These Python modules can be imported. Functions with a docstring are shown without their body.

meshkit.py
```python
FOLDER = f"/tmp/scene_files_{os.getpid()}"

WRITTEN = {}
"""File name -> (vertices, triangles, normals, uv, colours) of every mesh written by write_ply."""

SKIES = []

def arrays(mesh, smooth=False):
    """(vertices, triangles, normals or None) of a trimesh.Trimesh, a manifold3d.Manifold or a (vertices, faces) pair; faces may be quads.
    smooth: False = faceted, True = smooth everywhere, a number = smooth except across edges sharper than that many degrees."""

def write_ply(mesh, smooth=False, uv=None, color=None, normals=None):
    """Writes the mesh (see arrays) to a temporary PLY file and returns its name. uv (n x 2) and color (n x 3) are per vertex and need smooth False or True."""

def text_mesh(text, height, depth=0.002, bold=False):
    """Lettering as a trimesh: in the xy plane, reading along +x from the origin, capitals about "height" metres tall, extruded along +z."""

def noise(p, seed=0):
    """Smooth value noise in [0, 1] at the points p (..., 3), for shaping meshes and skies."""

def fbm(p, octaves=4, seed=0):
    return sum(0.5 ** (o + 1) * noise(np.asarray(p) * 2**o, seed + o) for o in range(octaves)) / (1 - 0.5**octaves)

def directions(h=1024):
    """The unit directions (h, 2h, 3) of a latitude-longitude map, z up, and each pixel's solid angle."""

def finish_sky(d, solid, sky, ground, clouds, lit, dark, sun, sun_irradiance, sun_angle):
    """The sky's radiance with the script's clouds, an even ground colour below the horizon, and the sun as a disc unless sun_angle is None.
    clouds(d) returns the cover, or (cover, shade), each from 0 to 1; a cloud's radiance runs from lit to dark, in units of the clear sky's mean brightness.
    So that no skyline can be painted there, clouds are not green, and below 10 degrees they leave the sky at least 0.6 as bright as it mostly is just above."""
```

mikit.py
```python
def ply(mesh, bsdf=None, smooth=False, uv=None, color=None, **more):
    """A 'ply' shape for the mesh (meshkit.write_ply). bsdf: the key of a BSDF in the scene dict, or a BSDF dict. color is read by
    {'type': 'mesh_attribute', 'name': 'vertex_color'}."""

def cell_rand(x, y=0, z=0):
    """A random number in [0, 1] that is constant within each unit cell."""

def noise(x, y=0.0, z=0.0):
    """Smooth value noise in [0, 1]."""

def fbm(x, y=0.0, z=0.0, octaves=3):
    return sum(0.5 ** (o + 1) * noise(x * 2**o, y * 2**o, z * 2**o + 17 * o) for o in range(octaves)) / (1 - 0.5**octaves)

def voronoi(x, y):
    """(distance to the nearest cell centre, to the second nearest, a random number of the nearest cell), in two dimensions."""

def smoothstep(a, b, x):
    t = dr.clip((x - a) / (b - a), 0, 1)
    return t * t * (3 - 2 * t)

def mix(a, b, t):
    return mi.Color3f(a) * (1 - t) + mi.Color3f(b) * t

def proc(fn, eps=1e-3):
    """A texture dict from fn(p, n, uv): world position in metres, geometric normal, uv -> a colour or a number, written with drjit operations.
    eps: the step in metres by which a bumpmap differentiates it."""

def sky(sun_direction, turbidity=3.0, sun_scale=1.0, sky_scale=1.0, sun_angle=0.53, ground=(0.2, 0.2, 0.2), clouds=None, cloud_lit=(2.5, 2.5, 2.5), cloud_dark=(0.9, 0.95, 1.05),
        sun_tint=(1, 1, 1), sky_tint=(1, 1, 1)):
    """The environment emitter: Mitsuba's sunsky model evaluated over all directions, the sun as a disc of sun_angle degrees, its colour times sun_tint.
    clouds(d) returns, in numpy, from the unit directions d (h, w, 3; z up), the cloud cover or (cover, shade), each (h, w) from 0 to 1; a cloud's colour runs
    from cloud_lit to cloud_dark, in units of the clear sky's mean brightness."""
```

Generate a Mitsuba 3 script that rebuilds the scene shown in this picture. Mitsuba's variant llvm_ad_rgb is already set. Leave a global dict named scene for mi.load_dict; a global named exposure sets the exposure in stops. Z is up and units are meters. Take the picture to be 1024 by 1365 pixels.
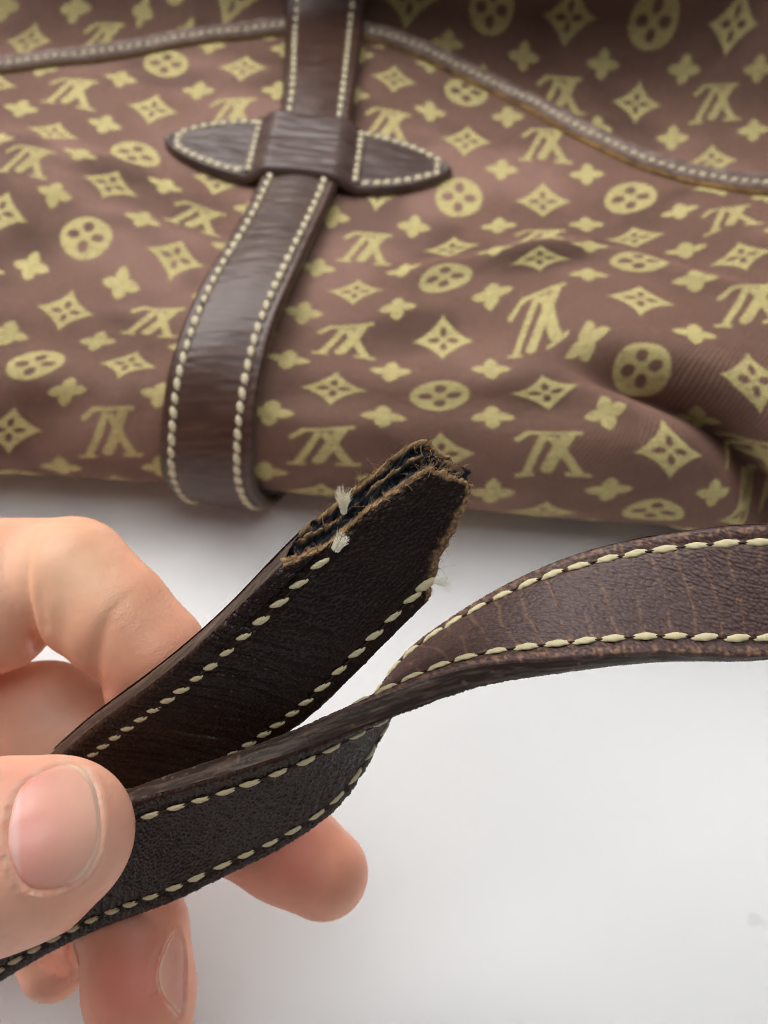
"""A torn leather strap pinched in a hand, above a monogrammed cloth bag lying on a white table. Lengths below are in mm and scaled to metres when a mesh is written."""
import math
import numpy as np
import trimesh
import drjit as dr
import mitsuba as mi
import mikit
import meshkit
from scipy.interpolate import CubicSpline, RBFInterpolator
from scipy.spatial import cKDTree
from mikit import noise, fbm, smoothstep, mix

T = mi.ScalarTransform4f
scene, labels = {}, {}
RNG = np.random.default_rng(7)

# ------------------------------------------------------------------ camera, light, exposure
PITCH = math.radians(60)
CAM = [0, 0, 0.170]
scene["camera"] = {"type": "thinlens", "fov": 46.0, "fov_axis": "x", "aperture_radius": 0.00057, "focus_distance": 0.1005, "near_clip": 0.005, "far_clip": 20.0,
                   "to_world": T().look_at(origin=CAM, target=[0, math.cos(PITCH), CAM[2] - math.sin(PITCH)], up=[0, 0, 1])}
scene["room_light"] = {"type": "constant", "radiance": {"type": "rgb", "value": [0.105, 0.105, 0.106]}}
scene["window_lamp"] = {"type": "rectangle", "to_world": T().look_at(origin=[-0.36, 0.66, 0.80], target=[0.0, 0.14, 0.03], up=[0, 0, 1]) @ T().scale([0.40, 0.32, 1]),
                        "emitter": {"type": "area", "radiance": {"type": "rgb", "value": [5.3, 5.25, 5.15]}}, "bsdf": {"type": "diffuse", "reflectance": {"type": "rgb", "value": [0.2, 0.2, 0.2]}}}
scene["ceiling_lamp"] = {"type": "rectangle", "to_world": T().look_at(origin=[0.22, 0.12, 1.25], target=[0.0, 0.10, 0.03], up=[0, 1, 0]) @ T().scale([0.38, 0.34, 1]),
                         "emitter": {"type": "area", "radiance": {"type": "rgb", "value": [2.5, 2.52, 2.55]}}, "bsdf": {"type": "diffuse", "reflectance": {"type": "rgb", "value": [0.2, 0.2, 0.2]}}}
labels["ceiling_lamp"] = {"label": "cool white ceiling lamp panel high above the table", "category": "lamp"}
labels["window_lamp"] = {"label": "white ceiling lamp panel above and behind the bag", "category": "lamp"}
exposure = 0.42


# ------------------------------------------------------------------ helpers
def add(key, v, f, bsdf, smooth=True, color=None, uv=None, kind=None, **more):
    """One entry of scene from vertices in mm."""
    scene[key] = mikit.ply((np.asarray(v, float) * 0.001, np.asarray(f, int)), bsdf, smooth, uv=uv, color=color, **more)
    if kind:
        labels[key] = {"kind": kind, **more}


def tag(key, label, cat, group=None):
    labels[key] = {"label": label, "category": cat, **({"group": group} if group else {})}


def quads(n, m, close=False):
    """Faces of an n x m grid of vertices (row major), closed in the second direction if asked."""
    i, j = np.meshgrid(np.arange(n - 1), np.arange(m if close else m - 1), indexing="ij")
    k = (j + 1) % m
    return np.stack([i * m + j, i * m + k, (i + 1) * m + k, (i + 1) * m + j], -1).reshape(-1, 4)


def tri(q):
    return np.vstack([q[:, [0, 1, 2]], q[:, [0, 2, 3]]])


def join(parts):
    vs, fs, n = [], [], 0
    for v, f in parts:
        f = np.asarray(f)
        vs.append(v)
        fs.append((tri(f) if f.shape[1] == 4 else f) + n)
        n += len(v)
    return np.vstack(vs), np.vstack(fs)


def unit(a):
    a = np.asarray(a, float)
    return a / np.maximum(np.linalg.norm(a, axis=-1, keepdims=True), 1e-9)


def chord(pts):
    return np.r_[0, np.cumsum(np.linalg.norm(np.diff(np.asarray(pts, float), axis=0), axis=1))]


def worley(x, y, seed=0):
    """(nearest, second nearest) distances to jittered cell centres, numpy."""
    cx, cy = np.floor(x).astype(np.int64), np.floor(y).astype(np.int64)
    d1, d2 = np.full(x.shape, 9.0), np.full(x.shape, 9.0)
    for a in (-1, 0, 1):
        for b in (-1, 0, 1):
            i, j = cx + a, cy + b
            h = (i * 374761393 + j * 668265263 + seed * 987643) & 0xFFFFFFFF
            h = ((h ^ (h >> 13)) * 1274126177) & 0xFFFFFFFF
            jx, jy = (h & 0xFFFF) / 65535.0, ((h >> 16) & 0xFFFF) / 65535.0
            d = np.hypot(i + jx - x, j + jy - y)
            d2 = np.where(d < d1, d1, np.minimum(d2, d))
            d1 = np.minimum(d1, d)
    return d1, d2


def nz(x, y, octaves=3, seed=0):
    x, y = np.broadcast_arrays(np.asarray(x, float), np.asarray(y, float))
    return meshkit.fbm(np.stack([x, y, np.zeros_like(x) + 0.37 * seed], -1), octaves, seed)


def sstep(a, b, x):
    t = np.clip((x - a) / (b - a), 0, 1)
    return t * t * (3 - 2 * t)


def lerp3(a, b, t):
    return np.asarray(a) * (1 - t[..., None]) + np.asarray(b) * t[..., None]


def tube(pts, r, sides=5):
    """A thin tapering tube through pts."""
    pts = np.asarray(pts, float)
    t = unit(np.gradient(pts, axis=0))
    a = unit(np.cross(t, [0.3, 0.5, 0.81]))
    b = np.cross(t, a)
    ph = np.arange(sides) / sides * 2 * np.pi
    r = np.broadcast_to(r, len(pts))[:, None, None]
    v = pts[:, None] + r * (np.cos(ph)[None, :, None] * a[:, None] + np.sin(ph)[None, :, None] * b[:, None])
    return v.reshape(-1, 3), tri(quads(len(pts), sides, True))


# ------------------------------------------------------------------ materials
def principled(rgb, rough, spec=0.5, **more):
    c = rgb if isinstance(rgb, dict) else {"type": "rgb", "value": list(rgb)}
    return {"type": "principled", "base_color": c, "roughness": rough, "specular": spec, **more}


def two(b):
    return {"type": "twosided", "nested": b}


VC = {"type": "mesh_attribute", "name": "vertex_color"}
TAN = np.array([0.43, 0.26, 0.135])


def table_colour(p, n, uv):
    m = fbm(p.x * 9, p.y * 9, 3.1)
    spot = smoothstep(0.0022, 0.0008, dr.sqrt(dr.square(p.x - [[64.01,16.86,0]][0][0] * 0.001) + 2 * dr.square(p.y - [[64.01,16.86,0]][0][1] * 0.001)) + (noise(p.x * 900, p.y * 900) - 0.5) * 0.002)
    return mix(mi.Color3f(0.735, 0.740, 0.735), mi.Color3f(0.775, 0.775, 0.765), m) * (1 - 0.10 * spot)


def fine_bump(amount, scale):
    return mikit.proc(lambda p, n, uv: amount * fbm(p.x * scale, p.y * scale, p.z * scale), eps=0.0001)


scene["mat_table"] = two({"type": "bumpmap", "arbitrary": mikit.proc(lambda p, n, uv: 0.00004 * fbm(p.x * 500, p.y * 500, 0.0), eps=0.0004), "bsdf": principled(mikit.proc(table_colour), 0.42, 0.4)})
scene["mat_leather_hand"] = two(principled(VC, 0.33, 0.19))
scene["mat_leather_worn"] = two(principled(VC, 0.47, 0.36))
scene["mat_leather_bag"] = two(principled(VC, 0.35, 0.42))
scene["mat_edge"] = two(principled(VC, 0.46, 0.28))
scene["mat_raw"] = two(principled(VC, 0.92, 0.15))
scene["mat_thread"] = two(principled([0.60, 0.53, 0.32], 0.66, 0.3, sheen=0.3))
scene["mat_thread_dark"] = two(principled([0.52, 0.45, 0.27], 0.62, 0.3, sheen=0.3))
scene["mat_bag_thread"] = two(principled([0.62, 0.54, 0.37], 0.62, 0.3, sheen=0.3))
scene["mat_seam"] = two(principled([0.045, 0.026, 0.016], 0.8, 0.2))
scene["mat_tuft"] = two(principled([0.86, 0.83, 0.70], 0.8, 0.2, sheen=0.5))
scene["mat_fibre"] = two(principled([0.38, 0.24, 0.13], 0.8, 0.2))


def skin_bump(p, n, uv):
    a, b, _ = mikit.voronoi(p.x * 2300 + 2 * noise(p.x * 300, p.y * 300, p.z * 300), (p.y * 0.8 + p.z) * 2300)
    return 0.000032 * smoothstep(0.0, 0.4, b - a) + 0.00006 * fbm(p.x * 420, p.y * 420, p.z * 420)


scene["mat_skin"] = two({"type": "bumpmap", "arbitrary": mikit.proc(skin_bump, eps=0.00012), "bsdf": principled(VC, 0.44, 0.34, flatness=0.6)})
scene["mat_nail"] = two(principled(VC, 0.30, 0.35, clearcoat=0.10, clearcoat_gloss=0.8))


def seg(x, y, ax, ay, bx, by):
    """Distance from (x, y) to the segment a-b."""
    dx, dy = bx - ax, by - ay
    t = dr.clip(((x - ax) * dx + (y - ay) * dy) / (dx * dx + dy * dy), 0, 1)
    return dr.sqrt(dr.square(x - ax - t * dx) + dr.square(y - ay - t * dy))


# the woven emblem's strokes, in hundredths of the motif's half width: two interlaced letters lying head down
STROKES = [(-20, -66, -68, 80, 11.5), (-93, 88, -52, 88, 7), (45, -80, -12, 66, 18), (3, -60, 70, 80, 14), (42, 87, 98, 87, 7.5), (-60, -84, 76, -91, 8.5), (-60, -84, -90, -50, 9.5)]


def weave(p, n, uv):
    """(motif cover, twill phase) at lattice coordinates uv: big motifs at whole numbers, small flowers at halves."""
    c, r = uv.x, uv.y
    w = 0.010 * (noise(c * 60, r * 60) - 0.5)
    ci, ri = dr.floor(c + 0.5), dr.floor(r + 0.5)
    x, y = (c - ci) + w, (r - ri) + 0.010 * (noise(c * 60 + 50, r * 60) - 0.5)
    oc, orow = ci - 2 * dr.floor(ci * 0.5), ri - 2 * dr.floor(ri * 0.5)
    # emblem
    e = mi.Float(9.0)
    k = 0.315
    for ax, ay, bx, by, h in STROKES:
        e = dr.minimum(e, seg(x / k, y / k, ax / 100, ay / 100, bx / 100, by / 100) - h / 100)
    e = e * k
    # four-pointed star with a dark flower in it
    ax, ay = dr.abs(x) / 0.335, dr.abs(y) / 0.335
    star = (dr.power(dr.power(ax + 1e-4, 0.74) + dr.power(ay + 1e-4, 0.74), 1 / 0.74) - 1) * 0.19
    pet = dr.minimum(dr.square((ax - 0.30) / 0.185) + dr.square(ay / 0.105), dr.square((ay - 0.30) / 0.185) + dr.square(ax / 0.105))
    star = dr.maximum(star, (1 - dr.sqrt(pet)) * 0.03)
    # disc with four holes
    R = dr.sqrt(x * x + y * y)
    hole = dr.minimum(dr.square((dr.abs(x) - 0.136) / 0.074) + dr.square(y / 0.060), dr.square((dr.abs(y) - 0.136) / 0.074) + dr.square(x / 0.060))
    disc = dr.maximum(R - 0.288, (1 - dr.sqrt(hole)) * 0.055)
    big = dr.select((oc < 0.5) & (orow < 0.5), e, dr.select((oc > 0.5) & (orow > 0.5), disc, star))
    # small solid flower
    fx, fy = dr.abs(c - dr.floor(c) - 0.5 + w), dr.abs(r - dr.floor(r) - 0.5)
    fx, fy = fx * 1.16, fy * 1.16
    px = fy - 0.084 * (1 - dr.square((fx - 0.115) / 0.130))
    py = fx - 0.084 * (1 - dr.square((fy - 0.115) / 0.130))
    small = dr.minimum(dr.minimum(px, py), dr.sqrt(fx * fx + fy * fy) - 0.082) * 0.8
    d = dr.minimum(big, small)
    return smoothstep(0.012, -0.012, d)


def twill(uv):
    return 0.5 + 0.5 * dr.sin(2 * math.pi * (uv.x * 20 + uv.y * 11.5))


def cloth_colour(p, n, uv):
    m = weave(p, n, uv)
    t = twill(uv)
    rib = 0.5 + 0.5 * dr.sin(2 * math.pi * uv.y * 42)
    worn = fbm(uv.x * 1.3 + 4, uv.y * 1.3, 2.0)
    speck = noise(uv.x * 55, uv.y * 55)
    fade = smoothstep(0.50, 0.72, fbm(uv.x * 0.55 + 11.3, uv.y * 0.75 + 5.1, 0.0))
    grime = smoothstep(0.55, 0.75, fbm(uv.x * 0.8 + 31.0, uv.y * 0.9, 0.0))
    ground = mix(mi.Color3f(0.088, 0.045, 0.033), mi.Color3f(0.265, 0.152, 0.114), 0.56 * t + 0.40 * worn + 0.18 * speck)
    ground = mix(ground, mi.Color3f(0.345, 0.200, 0.160), 0.55 * fade) * (1 - 0.35 * grime)
    thread = mix(mi.Color3f(0.34, 0.280, 0.110), mi.Color3f(0.74, 0.640, 0.290), 0.45 * rib + 0.25 * worn + 0.30 * speck)
    return mix(ground, thread, m * (0.84 + 0.16 * rib) * (0.70 + 0.30 * smoothstep(0.15, 0.55, noise(uv.x * 30, uv.y * 64))))


def cloth_height(p, n, uv):
    return 0.00006 * twill(uv) + 0.00010 * weave(p, n, uv) + 0.00012 * fbm(uv.x * 12, uv.y * 12, 0.0)


scene["mat_cloth"] = two({"type": "bumpmap", "arbitrary": mikit.proc(cloth_height, eps=0.0001), "bsdf": principled(mikit.proc(cloth_colour), 0.75, 0.15, sheen=0.15, sheen_tint=0.8)})

# ------------------------------------------------------------------ the table
slab = trimesh.creation.box([2600, 2200, 36])
slab.apply_translation([0, 500, -18])
add("table_surface", slab.vertices, slab.faces, "mat_table", smooth=False)
labels["table_surface"] = {"label": "smooth white table top under the bag and the hand", "kind": "structure"}

# ------------------------------------------------------------------ the bag
# ---- the lying bag as a surface: X across (mm), s = length along its skin from where it leaves the table at the front
FRONT_X = [-222.1, -80.8, -63.2, -45.8, -17.4, 7.4, 28.8, 51.6, 68.3, 78.0, 259.2]
FRONT_Y = [99.67, 100.79, 99.67, 98.56, 95.64, 93.47, 90.27, 88.52, 87.82, 87.82, 90.62]
PROFILE = np.array([(20, 0.5), (9, 2.5), (3, 7), (0.4, 13), (0, 19), (2, 26), (7, 32), (15, 36), (28, 37), (45, 35.5), (65, 33.5), (85, 32), (105, 30.5), (118, 29.5), (128, 29.5), (136, 31.5), (142, 37),
                    (144.5, 46), (144, 57), (145, 68), (150, 78), (162, 84), (178, 84), (200, 72), (220, 48), (232, 24), (238, 0.5)], float)
_d = np.r_[0, np.cumsum(np.hypot(*np.diff(PROFILE, axis=0).T))]
_prof = CubicSpline(_d, PROFILE)
_fine = np.linspace(0, _d[-1], 3000)
_pf = _prof(_fine)
_arc = np.r_[0, np.cumsum(np.hypot(*np.diff(_pf, axis=0).T))]
S_END = _arc[-1]


def bag_base(X, s):
    """World point (mm) of the bag's skin before its folds."""
    X, s = np.broadcast_arrays(np.asarray(X, float), np.asarray(s, float))
    t = np.interp(s, _arc, _fine)
    yz = _prof(t)
    y0 = np.interp(X, FRONT_X, FRONT_Y)
    y0 = gaussian_front(X)
    end = np.clip((np.abs(X) - 150) / 60, 0, 1)
    z = yz[..., 1] * (1 - 0.9 * end ** 2)
    z = z + np.clip((s - 30) / 25, 0, 1) * np.clip((110 - s) / 60, 0, 1) * 3.0 * np.clip(X / 60, -0.6, 1)
    flop = np.clip((X + 60) / 45, 0, 1) * np.clip((112 - X) / 35, 0, 1) * (0.35 + 0.65 * np.clip((X + 30) / 30, 0, 1))
    k = np.clip((s - 150) / 40, 0, 1) * np.clip((z - 40) / 35, 0, 1)
    y0 = y0 - 24 * flop * k * k * (3 - 2 * k)
    return np.stack([X, y0 + yz[..., 0], z], -1)


_gx = np.arange(-260.0, 261, 4)
_gy = np.interp(_gx, FRONT_X, FRONT_Y)
_gy = np.convolve(np.pad(_gy, 4, mode="edge"), np.hanning(11)[1:-1] / np.hanning(11).sum(), mode="valid")


def gaussian_front(X):
    return np.interp(X, _gx, _gy)


VALLEY = np.array([[22.34,61.76],[29.93,61.01],[37.92,57.82],[45.49,55.61],[51.82,52.94],[57.73,49.34],[62.65,45.35],[67.49,39.76],[72.8,31.85],[80.9,20.6]])
RIDGE = np.array([[-0.3,75.95],[4.97,79.11],[11.85,82.67],[21.09,85.81],[32.14,90.56],[42.17,91.39],[51.39,87.44],[60.83,82.41],[71.94,79.42],[80.52,78.49]])
DIP = np.array([[-8.62,61.48],[-1.72,60.8],[6.9,64.25],[18.44,67.32]])
CREASE = np.array([[-15.89,50.25],[1.13,48.28],[17.84,50.09],[34.25,49.64],[46.46,48.56]])
LEFT = [(np.array(p), h, w) for p, h, w in [([[-92.13,119.8],[-76.9,113.5],[-60.39,107.15],[-42.62,99.24],[-32.35,94.72]], 2.0, 5.0), ([[-81.39,76.26],[-75.52,84.4],[-71.96,91.46],[-69.23,100.54]], -1.8, 6.0), ([[-77.13,54.28],[-68.72,58.1],[-58.26,56.44],[-46.52,55.9],[-39.04,51.85]], -1.2, 5.0),
         ([[-76.85,49.71],[-65.16,49.04],[-53.51,47.88],[-44.88,44.69]], 1.3, 5.0), ([[-71.2,43.93],[-61.04,42.93],[-52.08,46.47]], -0.8, 4.0), ([[-40.76,84.15],[-44.66,72.52],[-45.87,64.42]], -0.8, 5.0),
         ([[21.98,124.94],[35.07,119.62],[48.95,123.54]], -0.6, 8.0), ([[48.96,100.65],[61.14,98.62],[77.6,101.62]], 0.8, 6.0), ([[-19.54,70.38],[-16.7,56.17],[-18.09,44.34]], -1.6, 6.0)]]


def to_line(X, s, line):
    """(distance, signed side, place along 0..1) of points from a polyline."""
    best, side, at = np.full(X.shape, 1e9), np.zeros(X.shape), np.zeros(X.shape)
    L = chord(line)
    for i in range(len(line) - 1):
        a, b = line[i], line[i + 1]
        d = b - a
        t = np.clip(((X - a[0]) * d[0] + (s - a[1]) * d[1]) / (d @ d), 0, 1)
        ex, ey = X - a[0] - t * d[0], s - a[1] - t * d[1]
        q = np.hypot(ex, ey)
        m = q < best
        best, side, at = np.where(m, q, best), np.where(m, np.sign(d[0] * ey - d[1] * ex), side), np.where(m, (L[i] + t * np.hypot(*d)) / L[-1], at)
    return best, side, at


def folds(X, s):
    q, side, at = to_line(X, s, VALLEY)
    x = q * side
    grow = sstep(0.0, 0.55, at)
    h = -(1.0 + 11.0 * grow) * np.exp(-np.where(x < 0, (x / 2.6) ** 2, (x / 4.2) ** 2)) * sstep(-0.02, 0.35, at)
    h += grow * (4.2 * np.exp(-((x - 9) / 6.5) ** 2) + 2.2 * np.exp(-((x + 10) / 6) ** 2))
    q, side, at = to_line(X, s, RIDGE)
    x = q * side
    ends = sstep(0, 0.12, at) * sstep(1.0, 0.8, at)
    h += ends * (1.7 * np.exp(-np.where(x < 0, (x / 3.0) ** 2, (x / 2.6) ** 2)) - 0.1 * np.exp(-((x + 4.5) / 3) ** 2)) * (0.7 + 0.6 * nz(X / 9, s / 30, 2, 17))
    q, side, at = to_line(X, s, DIP)
    h += -2.6 * np.exp(-(q / 7.5) ** 2)
    q, side, at = to_line(X, s, CREASE)
    h += -1.3 * np.exp(-(q / 3.6) ** 2)
    for line, a, w in LEFT:
        q, side, at = to_line(X, s, line)
        h += a * np.exp(-(q / w) ** 2) * sstep(0, 0.2, at + q * 0) * sstep(1.0, 0.8, at)
    h += 2.4 * (nz(X / 34, s / 26, 3, 3) - 0.5) * 1.15 * sstep(10, 40, s) + 0.8 * (nz(X / 11 + s / 20, s / 8, 2, 5) - 0.5) * sstep(10, 40, s)
    return h * np.clip((S_END - 40 - s) / 30, 0, 1)


TRIM = np.array([[-106.72,148.57],[-95.94,150.2],[-78.02,154.61],[-59.81,160.6],[-41.08,166.9],[-23.76,171.78],[-14.01,172.51],[-4.65,171.39],[5.38,167.53],[16.6,160.51],[27.27,152.45],[37.37,143.53],[46.87,133.97],[56.11,126.23],[65.34,120.8],[74.77,117.71],[86.06,116.03],[95.88,115.34]])
TRIM = np.vstack([[[-200, TRIM[0, 1] - 4]], TRIM, [[200, TRIM[-1, 1] - 3]]])
_order = np.argsort(TRIM[:, 0])
trim_s = CubicSpline(TRIM[_order, 0], TRIM[_order, 1])


def trim_line(X):
    return np.interp(X, np.linspace(-200, 200, 801), np.convolve(np.pad(np.interp(np.linspace(-200, 200, 801), TRIM[_order, 0], TRIM[_order, 1]), 20, mode="edge"), np.hanning(43)[1:-1] / np.hanning(43).sum(), "valid"))


def bag_normal(X, s):
    e = 0.6
    return unit(np.cross(bag_base(X + e, s) - bag_base(X - e, s), bag_base(X, s + e) - bag_base(X, s - e)))


def skin(X, s, lift=0.0, fold=1.0):
    X, s = np.broadcast_arrays(np.asarray(X, float), np.asarray(s, float))
    return bag_base(X, s) + bag_normal(X, s) * (fold * folds(X, s) + lift)[..., None]


# where the woven motifs lie on the skin: (column, row, X, s) of motifs, big ones at whole numbers
FRONT_MOTIFS = np.array([[31.15,42.49,0,0],[52.53,43.95,1,0],[11.09,39.76,-1,0],[-11.38,39.46,-2,0],[-52.65,38.47,-4,0],[-73.05,38.79,-5,0],[30.22,52.65,0,-1],[47.83,59.25,1,-1],[10.32,50.46,-1,-1],[-49.27,54.04,-4,-1],[-66.94,52.09,-5,-1],[65.6,54.5,2,-1],[29.54,67.95,0,-2],[50.16,76.39,1,-2],[71.63,75.65,2,-2],[11.55,64.91,-1,-2],[-7.42,62.71,-2,-2],[-44.64,62.17,-4,-2],[-62.73,64.48,-5,-2],[31.38,87.55,0,-3],[33.08,93.66,0,-4],[51.13,86.26,1,-3],[51.79,94.59,1,-4],[53.68,110.06,1,-5],[73.18,90.66,2,-3],[73.91,103.88,2,-4],[74.3,115.51,2,-5],[12.02,79.85,-1,-3],[13.9,88.17,-1,-4],[16.3,106.5,-1,-5],[19.01,127.46,-1,-6],[19.71,148.1,-1,-7],[34.42,107.21,0,-5],[37.27,128.53,0,-6],[-5.69,74.1,-2,-3],[-3.43,87.97,-2,-4],[0.88,132.56,-2,-6],[2.58,150.59,-2,-7],[52.41,30.58,1,1],[42.87,59.45,0.7,-1],[52.62,58.59,1.3,-1],[47.84,61.9,1,-1.3],[48.33,56.3,1,-0.7],[31.88,77.92,0,-2.28],[28.16,60.85,0,-1.74],[-43.14,82.16,-4,-3],[-62.74,86.49,-5,-3],[-82.23,92.7,-6,-3],[-39.75,93.24,-4,-4],[-59.6,102.17,-5,-4],[-79.5,109.48,-6,-4],[-56.41,114.46,-5,-5],[-76.33,120.25,-6,-5],[-54.61,131.16,-5,-6],[-75.53,138.28,-6,-6],[-35.71,131.56,-4,-6],[-34.77,151.07,-4,-7],[-54.6,152.19,-5,-7],[21.42,76.78,-0.5,-2.5],[40.9,84.38,0.5,-2.5],[2.64,71.72,-1.5,-2.5],[20.16,56.36,-0.5,-1.5],[37.66,63.05,0.5,-1.5],[1.2,54.37,-1.5,-1.5],[57.74,64.46,1.5,-1.5],[41.08,49.29,0.5,-0.5],[19.93,48.24,-0.5,-0.5],[60.65,48.33,1.5,-0.5],[-0.34,46.62,-1.5,-0.5],[20.99,30.94,-0.5,0.5],[42.97,34.46,0.5,0.5],[24.16,96.98,-0.5,-4.5],[42.5,99.22,0.5,-4.5],[63.07,104.36,1.5,-4.5],[42.16,90.1,0.5,-3.5],[61.51,91.31,1.5,-3.5],[61.22,80.75,1.5,-2.5],[6.34,95.35,-1.5,-4.5],[3.93,80.24,-1.5,-3.5],[26.3,118.66,-0.5,-5.5],[45.46,118.42,0.5,-5.5],[11.04,137.68,-1.5,-6.5],[29.47,138.77,-0.5,-6.5],[-44.77,139.94,-4.5,-6.5],[-64.74,144.93,-5.5,-6.5],[-86.33,130.94,-6.5,-5.5],[-65.05,124.86,-5.5,-5.5],[-67.53,110.2,-5.5,-4.5],[-72.29,100.24,-5.5,-3.5],[-47.24,100.92,-4.5,-4.5],[-51.35,92.36,-4.5,-3.5],[-72.69,77.5,-5.5,-2.5],[-52.97,72.48,-4.5,-2.5],[-73.31,58.75,-5.5,-1.5],[-55.84,58.11,-4.5,-1.5],[-60.76,47.69,-4.5,-0.5],[-65.4,28.03,-4.5,0.5],[-43.09,47.92,-3.5,-0.5]])
UPPER_MOTIFS = np.array([[81.71,151.2,0,0],[61.36,149.99,-1,0],[43.66,152.24,-2,0],[90.86,178.96,0,-1],[69.54,179.31,-1,-1],[47.68,179.67,-2,-1],[27.63,180.66,-3,-1],[76.3,165.14,-0.5,-0.5],[55.9,167.21,-1.5,-0.5],[35.99,169.64,-2.5,-0.5],[16.57,171.57,-3.5,-0.5],[67.82,135.27,-0.5,0.5],[94.88,165.2,0.5,-0.5],[51.13,140.55,-1.5,0.5],[75.87,128.77,0,1],[-93.07,165.83,-9,0],[-73.39,166.53,-8,0],[-82.71,175.47,-8.5,-0.5],[-63.49,176.13,-7.5,-0.5],[-53,168.88,-6.5,-0.5]])


def fit(table, smooth):
    return RBFInterpolator(table[:, :2], table[:, 2:4], kernel="thin_plate_spline", smoothing=smooth, degree=1)


front_uv, upper_uv = fit(FRONT_MOTIFS, 22.0), fit(UPPER_MOTIFS, 60.0)


def axis(lo, hi, fine_lo, fine_hi, fine, coarse):
    return np.unique(np.r_[np.arange(lo, fine_lo, coarse), np.arange(fine_lo, fine_hi, fine), np.arange(fine_hi, hi + coarse, coarse)])


gx = axis(-205, 205, -108, 108, 0.75, 4.0)
ti = np.linspace(0, 1, 230)
X, tt = np.meshgrid(gx, ti, indexing="ij")
s = 0.5 + tt * (trim_line(X) + 1.2 - 0.5)
P = skin(X, s)
uv = front_uv(np.stack([X, s], -1).reshape(-1, 2))
add("handbag__front_panel", P.reshape(-1, 3), quads(*X.shape), "mat_cloth", uv=uv)
ti = np.linspace(0, 1, 150)
X, tt = np.meshgrid(gx, ti, indexing="ij")
s0 = trim_line(X) - 2.5
s = s0 + tt ** 1.25 * (S_END - s0)
P = skin(X, s, -2.6 * np.clip((S_END - 20 - s) / 20, 0, 1))
uv = upper_uv(np.stack([X, s], -1).reshape(-1, 2))
add("handbag__upper_panel", P.reshape(-1, 3), quads(*X.shape), "mat_cloth", uv=uv)
labels["handbag__upper_panel"] = {"label": "shaded cloth above the curved leather trim"}
tag("handbag", "brown cloth bag with woven tan emblems and dark leather straps lying on the white table", "handbag")

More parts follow.
